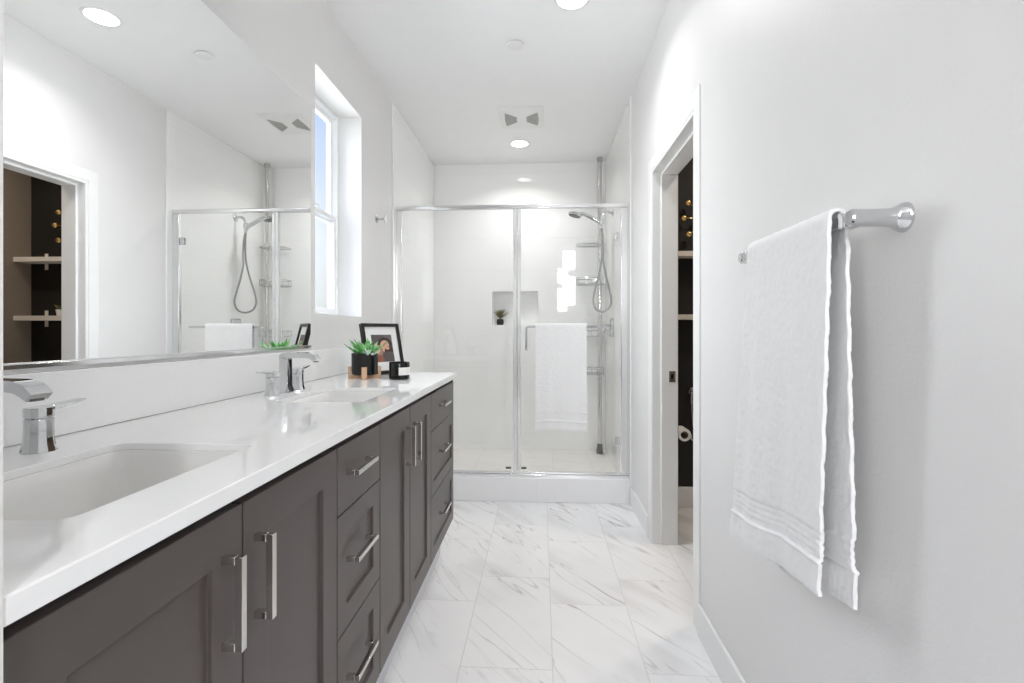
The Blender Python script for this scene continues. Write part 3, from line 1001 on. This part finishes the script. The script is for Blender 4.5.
# ------------------------------------------------------------------ plants
def leaves(mb, c, n, length, width, spread, seed, lift=0.3, curl=0.6, cup=0.35):
    rnd = random.Random(seed)
    for i in range(n):
        f = i / max(1, n - 1)
        az = i * 2.39996 + rnd.uniform(-0.25, 0.25)
        el0 = math.radians(rnd.uniform(lift * 60, lift * 60 + 20) + (1 - f) * 0 + f * 45)
        L = length * (1.0 - 0.35 * f) * rnd.uniform(0.85, 1.1)
        w = width * (1 - 0.3 * f)
        d = Vector((math.cos(az), math.sin(az), 0))
        sd = Vector((-math.sin(az), math.cos(az), 0))
        p = Vector(c) + d * spread * (1 - f)
        rows = []
        ns = 8
        el = el0
        for k in range(ns + 1):
            u = k / ns
            ww = w * (0.55 + 1.5 * u - 2.05 * u * u) if u < 0.37 else w * (1.0 * (1 - u) ** 0.75 / (0.63 ** 0.75)) * 0.82
            ww = max(ww, 0.0006)
            nv = sd.cross(d * math.cos(el) + Vector((0, 0, math.sin(el))))
            rows.append([p + sd * (-ww) - nv * ww * cup, p - sd * ww * 0.5, p + nv * ww * cup * 0.5, p + sd * ww * 0.5, p + sd * ww - nv * ww * cup,
                         p + sd * ww * 0.5 + nv * (0.004 + 0.15 * ww) * (1 - u * 0.9), p + nv * (0.006 + 0.2 * ww) * (1 - u * 0.9), p - sd * ww * 0.5 + nv * (0.004 + 0.15 * ww) * (1 - u * 0.9)])
            p = p + (d * math.cos(el) + Vector((0, 0, math.sin(el)))) * (L / ns)
            el += (curl if el < 1.3 else 0) * (0.9 / ns) * (1 - f)
        mb.rings(rows)


cx, cy = -0.822, 2.292
t = thing('potted_succulent', (cx, cy, HC), 'green succulent in a black pot on a wooden stand on the countertop', 'potted plant')
st = MB()
rot = math.radians(-72)
for k in range(4):
    a = rot + k * PI / 2
    R = Matrix.Translation((cx, cy, HC)) @ Matrix.Rotation(a, 4, 'Z')
    st.box(0.0605, 0.0735, -0.012, 0.012, 0.0, 0.055, R)
for a in (rot, rot + PI / 2):
    R = Matrix.Translation((cx, cy, HC + (0.0 if a == rot else 0.0))) @ Matrix.Rotation(a, 4, 'Z')
    st.box(-0.0605, 0.0605, -0.011, 0.011, 0.0, 0.0165, R)
st.build('stand', M['wood'], t, bevel=0.001)
z0 = HC + 0.0172
po = MB().lathe((cx, cy, z0), [(0.0005, 0), (0.052, 0), (0.057, 0.004), (0.0595, 0.02), (0.0595, 0.098), (0.058, 0.1), (0.055, 0.098), (0.055, 0.085), (0.0005, 0.085)], 48).build('pot', M['black_pot'], t)
MB().lathe((cx, cy, z0 + 0.086), [(0.0545, 0), (0.05, 0.004), (0.0005, 0.006)], 32).build('soil', M['soil'], t)
mb = MB()
leaves(mb, (cx, cy, z0 + 0.090), 19, 0.115, 0.0185, 0.010, 5, lift=0.12, curl=0.55, cup=0.45)
fo = mb.build('foliage', M['leaf'], t, angle=60)
mb = MB()
leaves(mb, (cx + 0.026, cy - 0.032, z0 + 0.092), 8, 0.062, 0.013, 0.004, 9, lift=0.05, curl=0.4)
mb.build('pale_rosette', M['leaf_pale'], t, angle=60)

# candle
cx, cy = -0.649, 2.262
t = thing('candle', (cx, cy, HC), 'black glass candle jar with a white label beside the framed picture', 'candle')
MB().lathe((cx, cy, HC), [(0.0005, 0.0), (0.043, 0.0), (0.0465, 0.004), (0.0465, 0.076), (0.0455, 0.078), (0.0435, 0.076), (0.0435, 0.058), (0.0005, 0.058)], 48).build('jar', M['black_gloss'], t)
mb = MB()
a0, a1 = math.radians(-78), math.radians(50)
rows = [[(cx + r * math.cos(a0 + (a1 - a0) * k / 24), cy + r * math.sin(a0 + (a1 - a0) * k / 24), HC + z) for (r, z) in ((0.0467, 0.020), (0.0467, 0.055), (0.0472, 0.055), (0.0472, 0.020))] for k in range(25)]
mb.rings(rows)
mb.build('label_band', M['label'], t)
MB().lathe((cx, cy, HC + 0.058), [(0.043, 0), (0.043, 0.002), (0.0005, 0.003)], 32).build('wax', M['paper'], t)

# framed picture leaning back on its easel leg
n2 = Vector((0.81, -0.587, 0)).normalized()
t2 = Vector((0.587, 0.81, 0)).normalized()
FWD, FH, lean = 0.228, 0.262, math.radians(14)
BR = Vector((-0.713, 2.588, HC))
upv = Vector((-n2.x * math.sin(lean), -n2.y * math.sin(lean), math.cos(lean)))
nrm = t2.cross(upv).normalized()
if nrm.dot(n2) < 0:
    nrm = -nrm
org = BR - t2 * FWD
FM = Matrix(((t2.x, upv.x, nrm.x, org.x), (t2.y, upv.y, nrm.y, org.y), (t2.z, upv.z, nrm.z, org.z + 0.003), (0, 0, 0, 1)))
fm = lambda x, y, z: tuple(FM @ Vector((x, y, z)))
t = thing('picture_frame', (BR - t2 * FWD / 2), 'black picture frame with white mat leaning behind the succulent and candle', 'picture frame')
bw = 0.016
mb = MB()
plate(mb, [(0, 0), (FWD, 0), (FWD, FH), (0, FH)], [[(bw, bw), (FWD - bw, bw), (FWD - bw, FH - bw), (bw, FH - bw)]], -0.014, 0.008, fm)
mb.build('frame', M['frame'], t, bevel=0.001)
mb = MB()
plate(mb, [(bw, bw), (FWD - bw, bw), (FWD - bw, FH - bw), (bw, FH - bw)], [], -0.010, -0.002, fm)
mm = mb.build('mat', M['matboard'], t)
# the printed photograph: soft shapes of two people, generic
PC = [mat('print_' + str(i), srgb(*c), 0.5) for i, c in enumerate(((112, 100, 100), (60, 46, 42), (214, 168, 146), (168, 132, 112), (92, 84, 86), (206, 186, 160), (150, 92, 70)))]
mb = MB()
X0, X1, Y0, Y1 = 0.052, FWD - 0.052, 0.062, FH - 0.058


def blob(mi, cxx, cyy, rx, ry, z, a=0.0, n=24):
    pts = []
    for k in range(n):
        u, v = rx * math.cos(2 * PI * k / n), ry * math.sin(2 * PI * k / n)
        x, y = cxx + u * math.cos(a) - v * math.sin(a), cyy + u * math.sin(a) + v * math.cos(a)
        pts.append((min(max(x, 0), 1), min(max(y, 0), 1)))
    vs = [mb.v(fm(X0 + (X1 - X0) * x, Y0 + (Y1 - Y0) * y, z)) for x, y in pts]
    mb.face(vs, mi)


plate(mb, [(X0, Y0), (X1, Y0), (X1, Y1), (X0, Y1)], [], -0.0018, -0.0012, fm)
blob(4, 0.25, 0.88, 0.40, 0.16, -0.0011)
blob(1, 0.62, 0.66, 0.36, 0.24, -0.0010)
blob(2, 0.60, 0.58, 0.23, 0.21, -0.0009, 0.3)
blob(1, 0.78, 0.42, 0.22, 0.14, -0.0008, 0.2)
blob(2, 0.72, 0.50, 0.10, 0.06, -0.0007)
blob(3, 0.24, 0.40, 0.24, 0.24, -0.0007)
blob(5, 0.20, 0.46, 0.15, 0.16, -0.0006)
blob(4, 0.75, 0.16, 0.34, 0.22, -0.0006)
blob(6, 0.25, 0.10, 0.24, 0.16, -0.0005)
mb.build('print', PC, mm, fix=False)
mb = MB()
top = FM @ Vector((FWD / 2, FH * 0.72, -0.016))
ft = Vector((top.x, top.y, 0)) - Vector((n2.x, n2.y, 0)) * 0.035
mb.sweep([top, Vector((ft.x, ft.y, HC + 0.001))], [0.045, 0.06], [0.004, 0.004], side=t2)
mb.build('easel_leg', M['frame'], t)

# little plant in the shower niche
cx, cy = -0.387, 4.742
t = thing('niche_plant', (cx, cy, NZ0), 'small spiky plant in a dark pot inside the shower niche', 'potted plant')
MB().lathe((cx, cy, NZ0), [(0.0005, 0), (0.026, 0), (0.033, 0.012), (0.0345, 0.035), (0.031, 0.056), (0.027, 0.058), (0.024, 0.052), (0.0005, 0.050)], 36).build('pot', M['black_pot'], t)
mb = MB()
mb.cyl((cx, cy, NZ0 + 0.048), (cx, cy, NZ0 + 0.085), 0.007, 0.005, 10)
leaves(mb, (cx, cy, NZ0 + 0.072), 34, 0.105, 0.0085, 0.003, 15, lift=0.42, curl=0.3)
mb.build('foliage', M['leaf_dark'], t, angle=60)

# ------------------------------------------------------------------ toilet room
def wall_shelf(z, label):
    t = thing('wall_shelf', (1.17, 3.359, z), label, 'shelf')
    box(0.79, 1.575, 3.236, 3.356, z - 0.032, z).build('board', M['shelf'], t, bevel=0.001)
    for x in (1.09, 1.458):
        MB().box(x - 0.012, x + 0.012, 3.3562, 3.3595, z - 0.075, z + 0.040).build('bracket', M['shelf'], t)


wall_shelf(1.672, 'upper white floating shelf on the black wall of the toilet room')
wall_shelf(1.268, 'lower white floating shelf on the black wall of the toilet room')

ac = Vector((1.132, 3.305, 1.895))
t = thing('starburst_wall_art', (1.132, 3.36, 1.895), 'gold wall ornament of balls on rods above the upper shelf', 'wall art')
MB().lathe((ac.x, 3.359, ac.z), [(0.022, -0.001), (0.022, -0.010), (0.006, -0.014), (0.006, -0.040), (0.014, -0.046), (0.014, -0.062), (0.0005, -0.066)], 24, axis='y').build('mount', M['gold'], t)
k = 0
for rr, angs, dy in ((0.205, (90, 122, 150, 180, 212, 243, 270, 300, 330, 2, 30, 60), 0.0), (0.115, (105, 165, 225, 285, 345, 45), -0.022)):
    for a in angs:
        a = math.radians(a)
        e = ac + Vector((rr * math.cos(a), dy, rr * 0.95 * math.sin(a)))
        r = MB().cyl(ac, e, 0.0018, n=8).build('rod', M['gold'], t)
        MB().sphere(e, 0.0205, 10).build('ball', M['gold'], r)

cx, cy, z0 = 1.29, 3.30, 1.268
t = thing('shelf_plant', (cx, cy, z0), 'small green plant standing on the lower shelf of the toilet room', 'potted plant')
MB().lathe((cx, cy, z0), [(0.0005, 0), (0.024, 0), (0.030, 0.045), (0.027, 0.045), (0.0005, 0.040)], 28).build('pot', M['plastic'], t)
mb = MB()
leaves(mb, (cx, cy, z0 + 0.042), 22, 0.055, 0.010, 0.006, 25, lift=0.2, curl=0.6)
mb.build('foliage', M['leaf_dark'], t, angle=60)

# toilet paper on its holder, on the back of the dividing wall
rx, ry, rz = 0.826, 2.985, 0.575
t = thing('paper_holder', (XW, ry + 0.075, rz), 'chrome paper holder arm on the dividing wall of the toilet room', 'paper holder')
MB().lathe((XW, ry + 0.075, rz), [(0.022, 0), (0.022, 0.005), (0.012, 0.010), (0.0005, 0.011)], 28, axis='x').build('wall_plate', M['chrome'], t)
MB().tube([(XW + 0.008, ry + 0.075, rz), (rx - 0.008, ry + 0.075, rz), (rx, ry + 0.070, rz), (rx, ry - 0.065, rz)], 0.007, 14).build('arm', M['chrome'], t)
t = thing('toilet_roll', (rx, ry, rz - 0.05), 'white toilet paper roll with a loose end seen through the doorway', 'toilet paper')
mb = MB()
y0, y1 = ry - 0.052, ry + 0.052
R1 = lambda r, y: [(rx + r * math.cos(2 * PI * k / 40), y, rz - 0.012 + r * math.sin(2 * PI * k / 40)) for k in range(40)]
mb.rings([R1(0.021, y0), R1(0.036, y0), R1(0.036, y1), R1(0.021, y1)], closed=True)
mb.build('roll', M['paper'], t, bevel=0.002)
mb = MB()
mb.rings([R1(0.0195, y0 + 0.001), R1(0.0208, y0 + 0.001), R1(0.0208, y1 - 0.001), R1(0.0195, y1 - 0.001)], closed=True)
mb.build('core', M['card'], t)
pp = []
for a in range(70, -40, -10):
    pp.append((rx + 0.0368 * math.cos(math.radians(a)) + (0.010 * max(0, (10 - a) / 50)), ry, rz - 0.012 + 0.0368 * math.sin(math.radians(a))))
pp.append((pp[-1][0] + 0.010, ry, pp[-1][2] - 0.015))
MB().sweep(pp, [0.100] * len(pp), [0.0012] * len(pp)).build('loose_end', M['paper'], t)

bx, by, bz = 0.975, 3.30, 0.765
t = thing('hand_sprayer', (bx, 3.36, bz), 'small grey hand sprayer hanging on the black wall of the toilet room', 'sprayer')
MB().box(bx - 0.012, bx + 0.012, 3.318, 3.3595, bz - 0.01, bz + 0.012).build('hook', M['satin'], t, bevel=0.003)
hd = MB().tube(spline([(bx, by, bz - 0.075), (bx, by, bz - 0.02), (bx - 0.001, by - 0.006, bz + 0.012), (bx - 0.003, by - 0.022, bz + 0.024)], 5), [0.008] * 10 + [0.010] * 5 + [0.013], 14).build('spray_handle', M['satin'], t)
MB().tube(spline([(bx, by, bz - 0.074), (bx + 0.006, by, bz - 0.18), (bx + 0.04, by + 0.005, bz - 0.40), (bx + 0.10, by + 0.01, bz - 0.50), (bx + 0.16, by + 0.02, bz - 0.46)], 8), 0.005, 10).build('hose', M['satin'], t)
